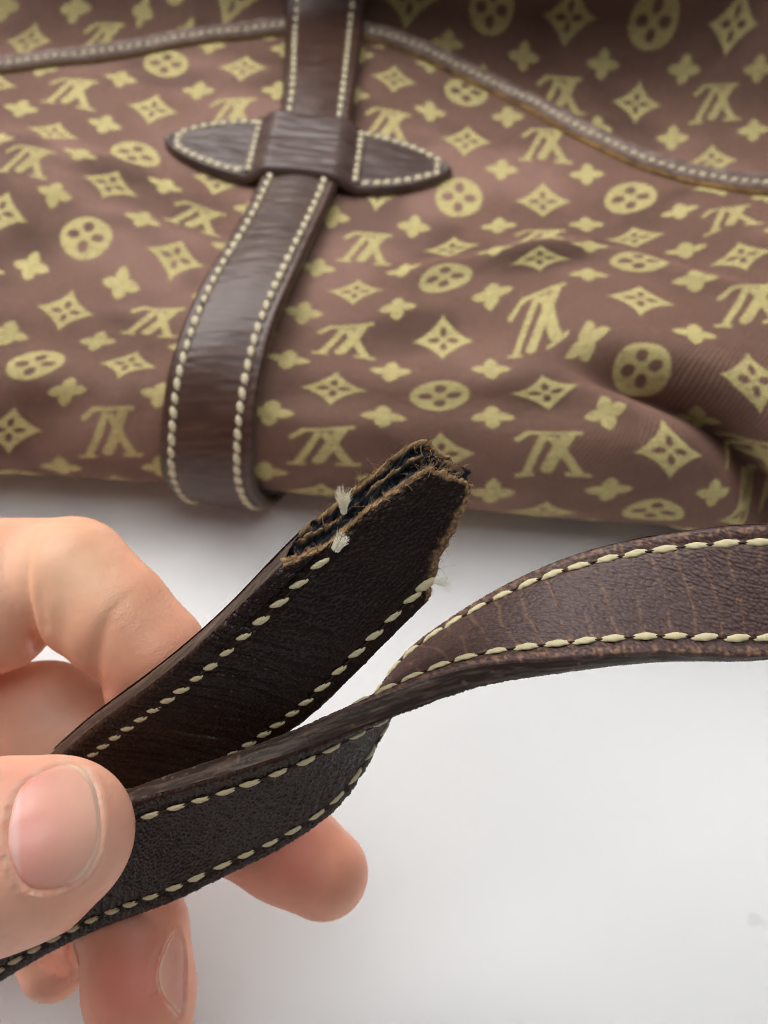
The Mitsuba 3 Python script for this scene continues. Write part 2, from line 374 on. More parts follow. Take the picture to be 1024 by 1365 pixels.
# ------------------------------------------------------------------ stitches: one thread mesh, laid many times
_t = np.linspace(-0.5, 0.5, 15)
_ph = np.arange(12) / 12 * 2 * np.pi
_rad = np.maximum(1 - np.abs(2 * _t) ** 2.4, 0.02) ** 0.62
_tw = 1 + 0.085 * np.cos(2 * (_ph[None] - 7.0 * _t[:, None]))
_v = np.stack([np.repeat(_t, 12), (0.5 * _rad[:, None] * _tw * np.cos(_ph)[None]).ravel(),
               (0.5 * _rad[:, None] * _tw * np.sin(_ph)[None] + (0.30 * (1 - (2 * _t) ** 2) - 0.27)[:, None]).ravel()], -1)
THREADS = {m: mikit.ply((_v, tri(quads(15, 12, True))), m, True) for m in ("mat_thread", "mat_thread_dark", "mat_bag_thread")}


def stitch(key, at, along, up, length, width, mat, height=None):
    """One stitch: key gets the next free number."""
    n, k = key, 0
    while n in scene:
        k += 1
        n = f"{key}_{k:03d}"
    y = unit(np.cross(up, along))
    z = unit(np.cross(along, y))
    m = np.eye(4)
    m[:3, 0], m[:3, 1], m[:3, 2], m[:3, 3] = np.asarray(along) * length * 0.001, y * width * 0.001, z * (height or width * 0.64) * 0.001, np.asarray(at) * 0.001
    scene[n] = {**THREADS[mat], "to_world": T(m)}


def stitch_row(key, pts, ups, spacing, length, width, mat, start=0.5, slant=0.10, jitter=0.06, until=None):
    """Stitches at even spacing along the polyline pts."""
    L = chord(pts)
    tk = key.replace("__stitch", "__seam_thread")
    nk = sum(k_ == tk or k_.startswith(tk + "_") for k_ in scene)
    tv, tf = tube(pts[:: max(1, len(pts) // 220)] - ups[:: max(1, len(pts) // 220)] * 0.02, 0.13 * width, 6)
    add(tk + (f"_{nk:03d}" if nk else ""), tv, tf, "mat_seam")
    u = spacing * start
    while u < (until or L[-1]) - 0.2 * spacing:
        uu = u + RNG.normal(0, jitter) * spacing * 0.5
        at = np.array([np.interp(uu, L, pts[:, k]) for k in range(3)])
        ah = np.array([np.interp(uu + 0.4, L, pts[:, k]) - np.interp(uu - 0.4, L, pts[:, k]) for k in range(3)])
        up = unit(np.array([np.interp(uu, L, ups[:, k]) for k in range(3)]))
        ah = unit(ah)
        ah = unit(ah + np.cross(up, ah) * (slant + RNG.normal(0, 0.04)))
        stitch(key, at, ah, up, length * (1 + RNG.normal(0, 0.05)), width * (1 + RNG.normal(0, 0.06)), mat)
        u += spacing


# ------------------------------------------------------------------ straps
class Strap:
    """A flat strap between two edge lines; front is the side that sgn * (along x across) points to."""

    def __init__(self, a, b, th, sgn=1, step=0.5):
        a, b = np.asarray(a, float), np.asarray(b, float)
        mid = (a + b) / 2
        t = chord(mid)
        ca, cb = CubicSpline(t, a), CubicSpline(t, b)
        fine = np.linspace(0, t[-1], 1200)
        arc = chord((ca(fine) + cb(fine)) / 2)
        self.length, self.th, self.sgn = arc[-1], th, sgn
        self._par = lambda u: np.interp(u, arc, fine)
        self.ca, self.cb = ca, cb

    def frame(self, u):
        """(edge a, edge b, along, normal) at arc lengths u."""
        t = self._par(u)
        a, b = self.ca(t), self.cb(t)
        h = 0.4
        al = (self.ca(self._par(np.minimum(u + h, self.length))) + self.cb(self._par(np.minimum(u + h, self.length)))) - (self.ca(self._par(np.maximum(u - h, 0))) + self.cb(self._par(np.maximum(u - h, 0))))
        al = unit(al)
        n = unit(np.cross(al, b - a)) * self.sgn
        return a, b, al, n

    def at(self, u, v, h=0.0, side=1):
        """Point on the front (side 1) or the back (-1) at arc u, place v across, h mm proud."""
        u, v = np.broadcast_arrays(np.asarray(u, float), np.asarray(v, float))
        a, b, al, n = self.frame(u)
        return a + (b - a) * v[..., None] + n * (side * (self.th / 2 + h))[..., None] if np.ndim(h) else a + (b - a) * v[..., None] + n * (side * (self.th / 2 + h))

    def width(self, u):
        a, b, _, _ = self.frame(np.asarray(u, float))
        return np.linalg.norm(b - a, axis=-1)


def rounding(d, r):
    """How far a face sinks at distance d from its border, for a rounded corner of radius r."""
    x = np.clip(1 - d / r, 0, 1)
    return r * (1 - np.sqrt(np.maximum(1 - x * x, 0)))


def edge_strip(strap, us, v, mat, key, out=0.25, drop=0.4, rows=12, seed=0, base=(0.055, 0.038, 0.031), u_top=None, u_bot=None, light=(0.12, 0.085, 0.068), rough=0.05):
    """The painted edge of a strap at v = 0 or 1; us run along it, or from u_bot to u_top where the end is slanted."""
    w = np.linspace(0, 1, rows)
    U, W = np.meshgrid(us, w, indexing="ij")
    if u_top is not None:
        k = (U - us[0]) / (us[-1] - us[0])
        U = us[0] + k * ((u_top + (u_bot - u_top) * W) - us[0])
    a, b, al, n = strap.frame(U)
    ac = unit(b - a) * (1 if v else -1)
    e = b if v else a
    crack = nz(U * 0.35, W * 7 + 0.3 * nz(U * 0.8, W * 2, 2, seed + 9), 3, seed)
    fine = nz(U * 3.0, W * 16, 2, seed + 4)
    h = out * np.sin(np.pi * np.clip(W, 0.02, 0.98)) + rough * 2.4 * (crack - 0.5) + rough * 1.2 * (fine - 0.5)
    half = strap.th / 2 - drop
    Pt = e + ac * h[..., None] + n * (half - 2 * half * W)[..., None]
    col = lerp3(base, light, np.clip(sstep(0.45, 0.75, crack) * 0.8 + sstep(0.62, 0.8, fine) * 0.35, 0, 1))
    scrape = sstep(0.70, 0.80, nz(U * 1.1 + 30, W * 3, 2, seed + 6))
    col = lerp3(0, 0, scrape * 0) + col * (1 - 0.6 * scrape[..., None]) + np.array([0.17, 0.11, 0.075]) * 0.6 * scrape[..., None]
    add(key, Pt.reshape(-1, 3), quads(*U.shape), mat, color=col.reshape(-1, 3))


def fine_us(lo, hi, step):
    return np.linspace(lo, hi, max(2, int(round((hi - lo) / step))))


# the strap over the bag
ca = np.array([[-24.15,184.36],[-24.83,174.86],[-24.53,153.71],[-23.93,129.64],[-25.39,115.09],[-26.83,104.98],[-31.24,84.83],[-35.7,69.64],[-38.85,57.1],[-40.87,48.28],[-42.13,40.39],[-43.21,32.66]])
cb = np.array([[-3.87,185.3],[-4.87,176.11],[-6.19,155.66],[-7.57,131.34],[-8.64,116.84],[-10.17,105.34],[-13.88,88.01],[-18.08,70.89],[-21.38,58.13],[-23.2,48.98],[-24.19,42.9],[-25.1,34.19]])
for e_, dx in ((ca, 1.0), (cb, 1.6)):
    pass
ca = np.vstack([[ca[0] + [0.5, 22]], ca, [ca[-1] + [0.8, -9]], [ca[-1] + [3.0, -20]], [ca[-1] + [5.5, -30]]])
cb = np.vstack([[cb[0] + [0.5, 22]], cb, [cb[-1] + [0.8, -9]], [cb[-1] + [3.0, -20]], [cb[-1] + [5.5, -30]]])
LIFT = np.r_[2.4, 2.6, 2.6, 2.6, 2.4, 2.2, 2.2, 2.4, 2.7, 2.7, 2.4, 2.2, 2.2, 2.4, 2.2, 2.0]
LIFT = np.interp(np.linspace(0, 1, len(ca)), np.linspace(0, 1, len(LIFT)), LIFT)
cs = Strap(skin(ca[:, 0], np.maximum(ca[:, 1], 1), LIFT, 0.35), skin(cb[:, 0], np.maximum(cb[:, 1], 1), LIFT + 0.3, 0.35), 2.3)
us = fine_us(0, cs.length, 0.35)
U, V = np.meshgrid(us, np.linspace(0, 1, 70), indexing="ij")
wid = cs.width(us)[:, None]
d = np.minimum(V, 1 - V) * wid
grain = nz(U * 1.9, V * 4.0 + 0.5 * nz(U, V * 3, 2, 1), 3, 21)
h = -rounding(d, 0.8) + 0.22 * (grain - 0.5) + 0.45 * sstep(0, 0.5, np.minimum(V, 1 - V)) - 0.25 * np.exp(-((d - 2.2) / 0.55) ** 2)
col = lerp3([0.048, 0.022, 0.016], [0.105, 0.056, 0.041], np.clip(sstep(0.35, 0.75, grain) * 0.6 + 0.4 * nz(U * 0.15, V, 2, 8), 0, 1))
_spot = sstep(1.3, 0.5, np.hypot(U - (cs.length - 112), (V - 0.47) * wid) + 0.3 * grain)
col = col * (1 - 0.75 * _spot[..., None])
add("handbag__closure_strap__front_leather", cs.at(U, V, h).reshape(-1, 3), quads(*U.shape), "mat_leather_bag", color=col.reshape(-1, 3))
for k, v in enumerate((0, 1)):
    edge_strip(cs, us[::2], v, "mat_edge", "handbag__closure_strap__painted_edge" + ("_001" if k else ""), drop=0.5, rows=7, seed=31 + k, base=(0.085, 0.056, 0.040), light=(0.15, 0.10, 0.07))
labels["handbag__closure_strap"] = {"label": "leather strap sewn with light thread running down over the edge of the bag"}
KEEP_U = None

# the pointed keeper across it
kl, kr = np.array([[-49.94,118.18],[15.02,113.66]])
kc, kd = (kl + kr) / 2, (kr - kl) / 2
KL = np.hypot(*kd)
kq = np.array([-kd[1], kd[0]]) / KL
KW = 11.5


def keeper(p, q, lift=0.0):
    """A point of the keeper at p (-1..1 along) and q (-1..1 across)."""
    p, q = np.broadcast_arrays(np.asarray(p, float), np.asarray(q, float))
    hw = KW * np.maximum(1 - np.abs(p) ** 2.7, 0.0) ** 0.75 * (1 - 0.10 * np.exp(-(p / 0.25) ** 2))
    x, s_ = kc[0] + kd[0] * p + kq[0] * hw * q, kc[1] + kd[1] * p + kq[1] * hw * q
    arch = 0.7 + 2.7 * sstep(0.40, 0.22, np.abs(p))
    return skin(x, s_, arch + lift, 0.35)


pp = np.sin(np.linspace(-np.pi / 2, np.pi / 2, 150)) * 0.998
qq = np.linspace(-1, 1, 46)
Pq, Qq = np.meshgrid(pp, qq, indexing="ij")
hwm = KW * np.maximum(1 - np.abs(Pq) ** 2.7, 0) ** 0.75
border = np.minimum((1 - np.abs(Qq)) * hwm, (1 - np.abs(Pq)) * KL * 0.8)
g = nz(Pq * 9, Qq * 9, 3, 41)
rib = nz(Pq * 3, Qq * 16, 2, 43) * sstep(0.35, 0.25, np.abs(Pq))
h = 1.6 - rounding(border, 0.9) + 0.25 * (g - 0.5) + 0.30 * rib - 0.3 * np.exp(-((border - 1.7) / 0.5) ** 2) * sstep(0.3, 0.36, np.abs(Pq))
top = keeper(Pq, Qq, h)
col = lerp3([0.062, 0.037, 0.032], [0.118, 0.078, 0.068], np.clip(sstep(0.3, 0.8, g) * 0.7 + 0.5 * rib, 0, 1))
n_, m_ = Pq.shape
loop = np.r_[np.arange(m_ - 1), np.arange(m_ - 1, n_ * m_, m_)[:-1], np.arange(n_ * m_ - 1, (n_ - 1) * m_, -1), np.arange((n_ - 1) * m_, 0, -m_)]
ring = top.reshape(-1, 3)[loop]
low = keeper(Pq, Qq, -0.6).reshape(-1, 3)[loop]
out = (ring + low) / 2 + 0.15 * unit(ring - top.reshape(-1, 3).mean(0))
rim = np.stack([ring, out, low], 1).reshape(-1, 3)
q_ = quads(len(loop), 3)
last = np.array([[(len(loop) - 1) * 3 + j, (len(loop) - 1) * 3 + j + 1, j + 1, j] for j in range(2)])
add("handbag__strap_keeper__front_leather", top.reshape(-1, 3), quads(n_, m_), "mat_leather_bag", color=col.reshape(-1, 3))
rn = nz(np.arange(len(rim)) * 0.12, 0 * np.arange(len(rim)), 2, 3)
add("handbag__strap_keeper__painted_edge", rim, np.vstack([q_, last]), "mat_edge", color=lerp3([0.065, 0.042, 0.03], [0.13, 0.085, 0.06], rn))
labels["handbag__strap_keeper"] = {"label": "pointed leather keeper sewn across the strap"}
for sg in (-1, 1):
    pa = np.linspace(0.36, 0.90, 40)
    qa = 1 - 1.75 / np.maximum(KW * np.maximum(1 - pa ** 2.7, 0.0) ** 0.75, 1.76)
    path = np.vstack([np.c_[np.full(14, 0.36), np.linspace(-qa[0], qa[0], 14)], np.c_[pa, qa], np.c_[pa[::-1], -qa[::-1]]])
    pts = keeper(path[:, 0] * sg, path[:, 1], 1.55)
    ups = bag_normal(kc[0] + kd[0] * path[:, 0] * sg, kc[1] + kd[1] * path[:, 0] * sg)
    stitch_row("handbag__strap_keeper__stitch", pts, ups, 2.3, 2.3, 1.5, "mat_bag_thread", slant=0.25)

# the strap's two stitched rows: they stop at the keeper and go on below it
for v, lo in ((0.13, 0), (0.845, 0)):
    u = fine_us(0, cs.length, 0.5)
    vv = np.full_like(u, v)
    pts = cs.at(u, vv, 0.22)
    n = cs.frame(u)[3]
    # arc of the keeper's two borders on this row
    qs = np.array([np.argmin(np.linalg.norm(pts - keeper(0.0, q), axis=1)) for q in (0.95, -0.95)])
    i0, i1 = qs.min(), qs.max()
    stitch_row("handbag__closure_strap__stitch", pts[:i0], n[:i0], 3.0, 2.75, 1.3, "mat_bag_thread", slant=0.16)
    stitch_row("handbag__closure_strap__stitch", pts[i1:], n[i1:], 2.65, 2.6, 1.3, "mat_bag_thread", slant=0.26)

# leather trim where the front panel ends
tx = np.linspace(-198, 198, 620)
wn = 26
prof = np.linspace(-1, 1, wn)
Xg, Wg = np.meshgrid(tx, prof, indexing="ij")
ds = np.gradient(trim_line(tx), tx)
nx, ny = -ds / np.hypot(1, ds), 1 / np.hypot(1, ds)
TW = 3.2
ht = 3.0 * np.sqrt(np.maximum(1 - np.abs(Wg) ** 2.4, 0)) - 0.7 * np.exp(-((Wg + 0.36) / 0.20) ** 2)
gr = nz(Xg * 0.9, Wg * 3, 3, 51)
ht = ht - 1.0 + 0.25 * (gr - 0.5)
tp = skin(Xg + nx[:, None] * Wg * TW, trim_line(Xg) + ny[:, None] * Wg * TW, ht)
col = lerp3([0.150, 0.100, 0.082], [0.29, 0.205, 0.175], np.clip(sstep(0.3, 0.8, gr), 0, 1))
add("handbag__edge_trim__piping", tp.reshape(-1, 3), quads(*Xg.shape), "mat_leather_worn", color=col.reshape(-1, 3))
Wl = np.linspace(-1.32, -0.84, 7)
Xg, Wg = np.meshgrid(tx, Wl, indexing="ij")
hl = 1.1 * np.sqrt(np.maximum(1 - ((Wg + 1.08) / 0.25) ** 2, 0)) - 0.2 + 0.2 * (nz(Xg * 1.5, Wg * 4, 2, 5) - 0.5)
lp = skin(Xg + nx[:, None] * Wg * TW, trim_line(Xg) + ny[:, None] * Wg * TW, hl)
rn = nz(Xg * 0.5, Wg, 3, 15)
add("handbag__edge_trim__raw_edge", lp.reshape(-1, 3), quads(*Xg.shape), "mat_raw", color=lerp3([0.07, 0.042, 0.022], [0.32, 0.185, 0.070], np.clip(sstep(0.3, 0.7, rn) * sstep(-60, 70, Xg) + 0.15, 0, 1)).reshape(-1, 3))
labels["handbag__edge_trim"] = {"label": "curved piped leather trim with a row of light stitches"}
for lo, hi in ((-106, [[-24.7,170.91]][0][0] - 0.5), ([[-4.26,170.89]][0][0] + 0.5, 108)):
    x = np.linspace(lo, hi, 400)
    k = -0.36
    nxl, nyl = np.interp(x, tx, nx), np.interp(x, tx, ny)
    pts = skin(x + nxl * k * TW, trim_line(x) + nyl * k * TW, 1.35)
    ups = unit(bag_normal(x, trim_line(x)) + [0, -0.3, 0])
    stitch_row("handbag__edge_trim__stitch", pts, ups, 2.3, 2.1, 1.0, "mat_bag_thread", slant=0.25)

# ------------------------------------------------------------------ the strap that twists across
A1 = [[53.05,37.22,75.67],[47.23,36.94,75.51],[42.57,36.22,75.09],[32.13,36.01,75.17],[22.17,35.31,75.16],[15.77,34.75,75.03],[9.07,33.84,74.7],[2.72,32.05,73.67],[-1.82,30.68,72.68],[-9.52,28.41,70.1],[-17.08,26.5,67.52],[-24.34,25.19,64.31],[-29.65,24.23,61.79],[-35.98,22.55,58.37],[-42,20.22,55.06],[-49.11,17.1,51.3],[-55.48,14.11,47.61]]
B1 = [[53.99,50.17,79.23],[47.55,49.7,80.43],[42.71,49.85,80.51],[32.11,50.22,76.8],[21.63,48.85,72.67],[14.73,46.7,68.78],[7.48,43.12,64.75],[2.45,39.32,61.48],[-0.38,35.07,58.73],[-5.06,26.88,54.88],[-11.53,21.66,52.95],[-19.61,18.02,50.36],[-25.86,15.27,48.77],[-33.18,13.49,44.6],[-40.24,11.49,40.6],[-47.4,8.68,36.62],[-54.62,5.31,32.71]]
tw = Strap(A1, B1, 3.25, -1)


def worn_face(U, V, wid, seed):
    d = np.minimum(V, 1 - V) * wid
    x, y = U, V * wid
    wr = nz(x * 0.8 + y * 0.5 + 0.5 * nz(x * .5, y * .5, 2, seed), y * 3.3 - x * 1.1, 4, seed + 1)
    w1, w2 = worley(x * 1.25 + 0.8 * wr, y * 2.3 - 0.5 * x, seed + 2)
    peb = sstep(0.02, 0.35, w2 - w1)
    cx = x + 0.5 * (nz(y * 0.3, x * 0.2, 2, seed + 3) - 0.5) * 3 - 0.10 * y
    per = 2.9
    cid = np.floor(cx / per)
    off = (cx / per - cid - 0.5) * per + 0.9 * (meshkit.noise(np.stack([cid * 7.3, y * 0.18, cid], -1), seed) - 0.5)
    jag = 0.35 * (nz(y * 1.8, cid * 3.7, 3, seed + 4) - 0.5)
    on = sstep(0.38, 0.62, nz(y * 0.55, cid * 5.1, 3, seed + 5))
    crack = np.exp(-((off + jag) / 0.17) ** 2) * on
    h = -rounding(d, 0.6) + 0.07 * (peb - 0.5) + 0.13 * (wr - 0.5) - 0.06 * crack - 0.24 * np.exp(-((d - 1.75) / 0.5) ** 2)
    return h, d, wr, peb, crack


us = fine_us(0, tw.length, 0.12)
U, V = np.meshgrid(us, np.linspace(0, 1, 120), indexing="ij")
wid = tw.width(us)[:, None]
h, d, wr, peb, crack = worn_face(U, V, wid, 61)
col = lerp3([0.042, 0.021, 0.018], [0.092, 0.051, 0.045], np.clip(0.55 * peb + 0.9 * (wr - 0.2), 0, 1))
flake = sstep(0.60, 0.72, nz(U * 2.2, V * wid * 2.2, 3, 63)) * sstep(0.3, 0.6, nz(U * .25, V * 2, 2, 64)) * sstep(0.35, 0.1, peb)
rub = sstep(0.46, 0.66, nz(U * 2.6, d * 2.0, 3, 65)) * np.exp(-np.maximum(d - 0.75, 0) ** 2 / 0.16) * sstep(0.1, 0.5, d)
rub = np.maximum(rub, 0.5 * sstep(0.5, 0.7, nz(U * 3.0, V * wid * 1.2, 3, 67)) * np.exp(-((d - 2.5) / 0.4) ** 2))
tan = np.clip(0.50 * crack + 0.6 * flake + 0.95 * rub, 0, 1)
col = lerp3(0, 0, tan * 0) + col * (1 - tan[..., None]) + np.array([0.23, 0.125, 0.075]) * tan[..., None]
add("twisted_strap__front_leather", tw.at(U, V, h).reshape(-1, 3), quads(*U.shape), "mat_leather_worn", color=col.reshape(-1, 3))
labels["twisted_strap__front_leather"] = {"label": "worn brown face with tan cracks"}


def dark_face(U, V, wid, seed, crease=1.0):
    d = np.minimum(V, 1 - V) * wid
    x, y = U, V * wid
    w1, w2 = worley(x * 1.5 + 0.9 * nz(x, y, 2, seed), y * 2.0, seed + 1)
    v1, v2 = worley(x * 2.9, y * 3.6, seed + 7)
    peb = 0.65 * sstep(0.0, 0.5, w2 - w1) + 0.35 * sstep(0.0, 0.5, v2 - v1)
    cx = x + 2.4 * (nz(y * 0.16, x * 0.12, 2, seed + 2) - 0.5) - 0.55 * y
    ridge = nz(cx * 1.05, y * 0.12, 3, seed + 3)
    ridge2 = 1 - np.abs(2 * nz(cx * 0.55 + 9, y * 0.07, 2, seed + 4) - 1) * 3
    pitch = 1.25
    cq = (cx + 0.5 * (nz(x * 0.5, y * 0.25, 2, seed + 11) - 0.5)) / pitch
    cid = np.floor(cq)
    crs = np.exp(-(((cq - cid - 0.5) * pitch + 0.5 * (meshkit.noise(np.stack([cid * 5.7, y * 0.25, cid], -1), seed) - 0.5)) / 0.17) ** 2) * sstep(0.30, 0.62, nz(y * 0.22, cid * 3.3, 2, seed + 12))
    amp = crease * (0.45 + 0.75 * nz(x * 0.08, y * 0.1, 2, seed + 5))
    h = -rounding(d, 0.6) + 0.19 * (peb - 0.5) - amp * 0.34 * crs + amp * (0.80 * (ridge - 0.5) - 0.16 * np.clip(ridge2, 0, 1)) - 0.22 * np.exp(-((d - 2.1) / 0.5) ** 2)
    return h, d, peb, ridge


h, d, peb, ridge = dark_face(U, V, wid, 71, 0.38)
streak = nz(U * 0.8 + V * 6, V * wid * 0.35 - U * 0.25, 4, 75)
h = h + 0.16 * (nz(U * 1.6 + V * wid * 0.5, V * wid * 0.55 - U * 0.4, 3, 76) - 0.5)
col = lerp3([0.0140, 0.0062, 0.0045], [0.046, 0.0225, 0.0160], np.clip(0.5 * peb + 0.8 * (streak - 0.3), 0, 1))
add("twisted_strap__back_leather", tw.at(U, V, h, -1).reshape(-1, 3), quads(*U.shape), "mat_leather_hand", color=col.reshape(-1, 3))
labels["twisted_strap__back_leather"] = {"label": "nearly black creased face"}
for k, v in enumerate((0, 1)):
    edge_strip(tw, us, v, "mat_edge", "twisted_strap__painted_edge" + ("_001" if k else ""), out=0.24, drop=0.42, rows=22, seed=81 + k, rough=0.075, base=(0.030, 0.019, 0.014), light=(0.090, 0.058, 0.043))
tag("twisted_strap", "long brown leather strap twisting from under the thumb out to the right side", "leather strap")
for side, mat in ((1, "mat_thread"), (-1, "mat_thread_dark")):
    for v in (0.150, 0.862):
        u = fine_us(0, tw.length, 0.4)
        pts = tw.at(u, np.full_like(u, v), 0.03, side)
        stitch_row("twisted_strap__stitch", pts, side * tw.frame(u)[3], 3.3, 2.95 if side > 0 else 2.5, 0.84 if side > 0 else 0.76, mat, start=0.5 if v < .5 else 0.8, slant=0.05 * side)

# ------------------------------------------------------------------ the torn strap
A2 = [[-52.35,29.2,38.65],[-47.41,30.87,45.51],[-42.5,31.57,52.78],[-36.19,33.09,60.53],[-29.01,34.73,68.34],[-21.6,36.69,76.35],[-15.15,39.57,82.92],[-10.8,42.16,86.87],[-3.5,47.51,91.43],[3.62,52.95,95.55],[6.6,55.17,97.33]]
B2 = [[-38.45,26.57,33.21],[-33.51,27.91,38.89],[-28.51,28.83,44.82],[-22.37,29.55,51.62],[-16.4,30.41,58.49],[-10.65,32.06,64.84],[-6.16,33.88,70.31],[-1.94,37.13,73.86],[5.76,43.38,78.74],[13.25,49.54,83.28],[16.49,52.05,85.21]]
ts = Strap(A2, B2, 3.0, -1)
_u = np.linspace(0, ts.length, 900)
_p0 = ts.frame(_u)[0]
U0 = _u[np.argmin(np.linalg.norm(_p0 - np.array([[-10.8,42.16,86.87]][0]), axis=1))]
TPX = 12.3
FRONT = np.array([(0, 0), (8, 30), (17, 50), (19, 62), (20.5, 85), (22, 107), (22.5, 134), (26, 160), (30, 184), (34, 206), (37.6, 225), (45, 228), (54, 232), (72, 242), (91, 251), (97, 246), (104, 240), (109, 228), (114, 222), (118, 206), (124, 199), (126, 186), (131, 178), (134, 160),
                  (142, 149), (150, 139), (154, 127), (162, 122), (166, 114), (170, 100)], float)
BACK = np.array([(0, 44), (1, 58), (3, 68), (4, 90), (5, 118), (6, 128), (8, 150), (9, 167), (11, 185), (12, 202), (15, 222), (19, 240), (27, 250), (38, 252), (46, 249), (58, 254), (69, 257), (82, 253), (93, 251), (99, 247), (105, 241), (110, 229), (116, 219), (119, 206), (126, 196), (129, 184), (133, 172), (137, 158),
                 (144, 148), (152, 138), (156, 126), (163, 121), (167, 114), (170, 98)], float)


def outline(o, n):
    """n points along a torn border as (v, u in mm)."""
    q = np.c_[o[:, 0] / 170, U0 + o[:, 1] / TPX]
    L = chord(np.c_[q[:, 0] * 14.5, q[:, 1]])
    l = np.linspace(0, L[-1], n)
    q = np.c_[np.interp(l, L, q[:, 0]), np.interp(l, L, q[:, 1])]
    j = np.c_[(nz(l * 1.3, 0 * l, 3, len(o)) - 0.5) * 0.010, (nz(l * 2.1, 5 + 0 * l, 3, len(o) + 3) - 0.5) * 1.2]
    j[[0, -1]] = 0
    q = q + j
    q[:, 0] = np.maximum.accumulate(np.clip(q[:, 0], 0, 1) + np.arange(n) * 1e-7)
    return q


fo, bo = outline(FRONT, 360), outline(BACK, 360)
UB = U0 - 9.0
cols = np.interp(np.linspace(0, 1, 190), np.linspace(0, 1, 360 + 360), np.sort(np.r_[fo[:, 0], np.linspace(0, 1, 360)]))
cols[0], cols[-1] = 0, 1
uf = np.interp(cols, fo[:, 0], fo[:, 1])
lowu, k = fine_us(0, UB, 0.12), np.linspace(0, 1, 190)[1:]
Ug = np.vstack([np.repeat(lowu[:, None], len(cols), 1), UB + k[:, None] * (uf[None] - UB)])
Vg = np.repeat(cols[None], len(Ug), 0)
W0 = ts.width(Ug[:, 0])[:, None]
h, d, peb, ridge = dark_face(Ug, Vg, W0, 91, sstep(U0 + 9, U0 - 12, Ug))
dist = cKDTree(np.c_[fo[:, 0] * 14.5, fo[:, 1]]).query(np.c_[Vg.ravel() * 14.5, Ug.ravel()])[0].reshape(Ug.shape)
right = sstep(0.50, 0.66, Vg) * sstep(U0 + 7.5, U0 + 11, Ug)
fray = sstep(0.28 + 1.05 * right, 0.10 + 0.2 * right, dist + 0.55 * (nz(Ug * 3.2, Vg * 46, 3, 95) - 0.5) * (0.4 + 1.6 * right))
specks = sstep(0.66, 0.74, nz(Ug * 4, Vg * 58, 2, 96)) * sstep(3.0, 0.3, dist) * sstep(U0 + 4, U0 + 10, Ug) * 0.6
h = h - 0.35 * sstep(0.5, 0, dist) * nz(Ug * 3, Vg * 40, 2, 97) + 0.25 * fray * (nz(Ug * 5, Vg * 70, 2, 98) - 0.5) * sstep(0.05, 0.4, dist)
col = lerp3([0.0080, 0.0038, 0.0029], [0.029, 0.0145, 0.0105], np.clip(0.75 * peb + 0.5 * (ridge - 0.35), 0, 1))
# rubbed brown towards the pinched end
brown = sstep(U0 - 16, U0 - 34, Ug) * nz(Ug * 0.3, Vg * 3, 2, 99)
col = lerp3(0, 0, brown * 0) + col * (1 - 0.6 * brown[..., None]) + np.array([0.075, 0.036, 0.018]) * 0.6 * brown[..., None]
raw = lerp3([0.10, 0.055, 0.025], TAN, np.clip(nz(Ug * 5, Vg * 60, 2, 100) * 1.7 - 0.35, 0, 1))
f = np.clip(fray + specks, 0, 1)[..., None]
col = col * (1 - f) + raw * f
face = ts.at(Ug, Vg, h)
add("torn_strap__front_leather", face.reshape(-1, 3), quads(*Ug.shape), "mat_leather_hand", color=col.reshape(-1, 3))
labels["torn_strap__front_leather"] = {"label": "nearly black grained leather ending in a ragged tear"}
ub = np.interp(cols, bo[:, 0], bo[:, 1])
Ug2 = np.vstack([np.repeat(lowu[::3, None], len(cols), 1), UB + k[::3, None] * (ub[None] - UB), ub[None]])
Vg2 = np.repeat(cols[None], len(Ug2), 0)
add("torn_strap__back_leather", ts.at(Ug2, Vg2, 0.0, -1).reshape(-1, 3), quads(*Ug2.shape), "mat_leather_hand", color=np.tile([0.03, 0.02, 0.018], (Ug2.size, 1)))
edge_strip(ts, fine_us(0, U0, 0.14), 0, "mat_edge", "torn_strap__painted_edge", out=0.2, drop=0.45, rows=20, seed=101, rough=0.085, base=(0.055, 0.036, 0.027), light=(0.150, 0.105, 0.080), u_top=U0 + 0.2, u_bot=U0 + 44 / TPX)
edge_strip(ts, fine_us(0, U0 + 110 / TPX, 0.14), 1, "mat_edge", "torn_strap__painted_edge_001", out=0.2, drop=0.45, rows=16, seed=103, rough=0.08, base=(0.02, 0.014, 0.012), light=(0.05, 0.035, 0.03))
# the torn section between the two leathers
R = 44
rows = np.linspace(0, 1, R)
jj = np.arange(360)
J, I = np.meshgrid(jj, rows, indexing="ij")
fe = ts.at(fo[:, 1], fo[:, 0], -rounding(np.minimum(fo[:, 0], 1 - fo[:, 0]) * 14.5, 0.7) - 0.35 * nz(fo[:, 1] * 3, fo[:, 0] * 40, 2, 97))
be = ts.at(bo[:, 1], bo[:, 0], -0.1, -1)
base = fe[:, None] * (1 - I[..., None]) + be[:, None] * I[..., None]
_, _, al, nn = ts.frame(np.interp(J, jj, fo[:, 1]))
ends = np.sin(np.pi * np.clip(I, 0, 1)) ** 0.5
n1 = nz(J * 0.13 + 0.2 * I, I * 9, 4, 111)
n2 = nz(J * 0.45, I * 26, 3, 112)
n3 = nz(J * 0.05, I * 3.2, 2, 113)
layer = I + 0.20 * (nz(J * 0.055, I * 1.5, 3, 114) - 0.5) * np.sin(np.pi * I) ** 0.7
rise = -0.75 * np.exp(-((layer - 0.30) / 0.12) ** 2) + 0.30 * np.exp(-((layer - 0.50) / 0.07) ** 2) - 0.85 * np.exp(-((layer - 0.72) / 0.13) ** 2)
disp = ends * (rise + 1.6 * (n1 - 0.5) + 0.8 * (n2 - 0.5) + 1.9 * (n3 - 0.5))
outdir = unit(np.cross(np.gradient(base, axis=0), np.gradient(base, axis=1)))
flip = np.sign((outdir * al).sum(-1).mean())
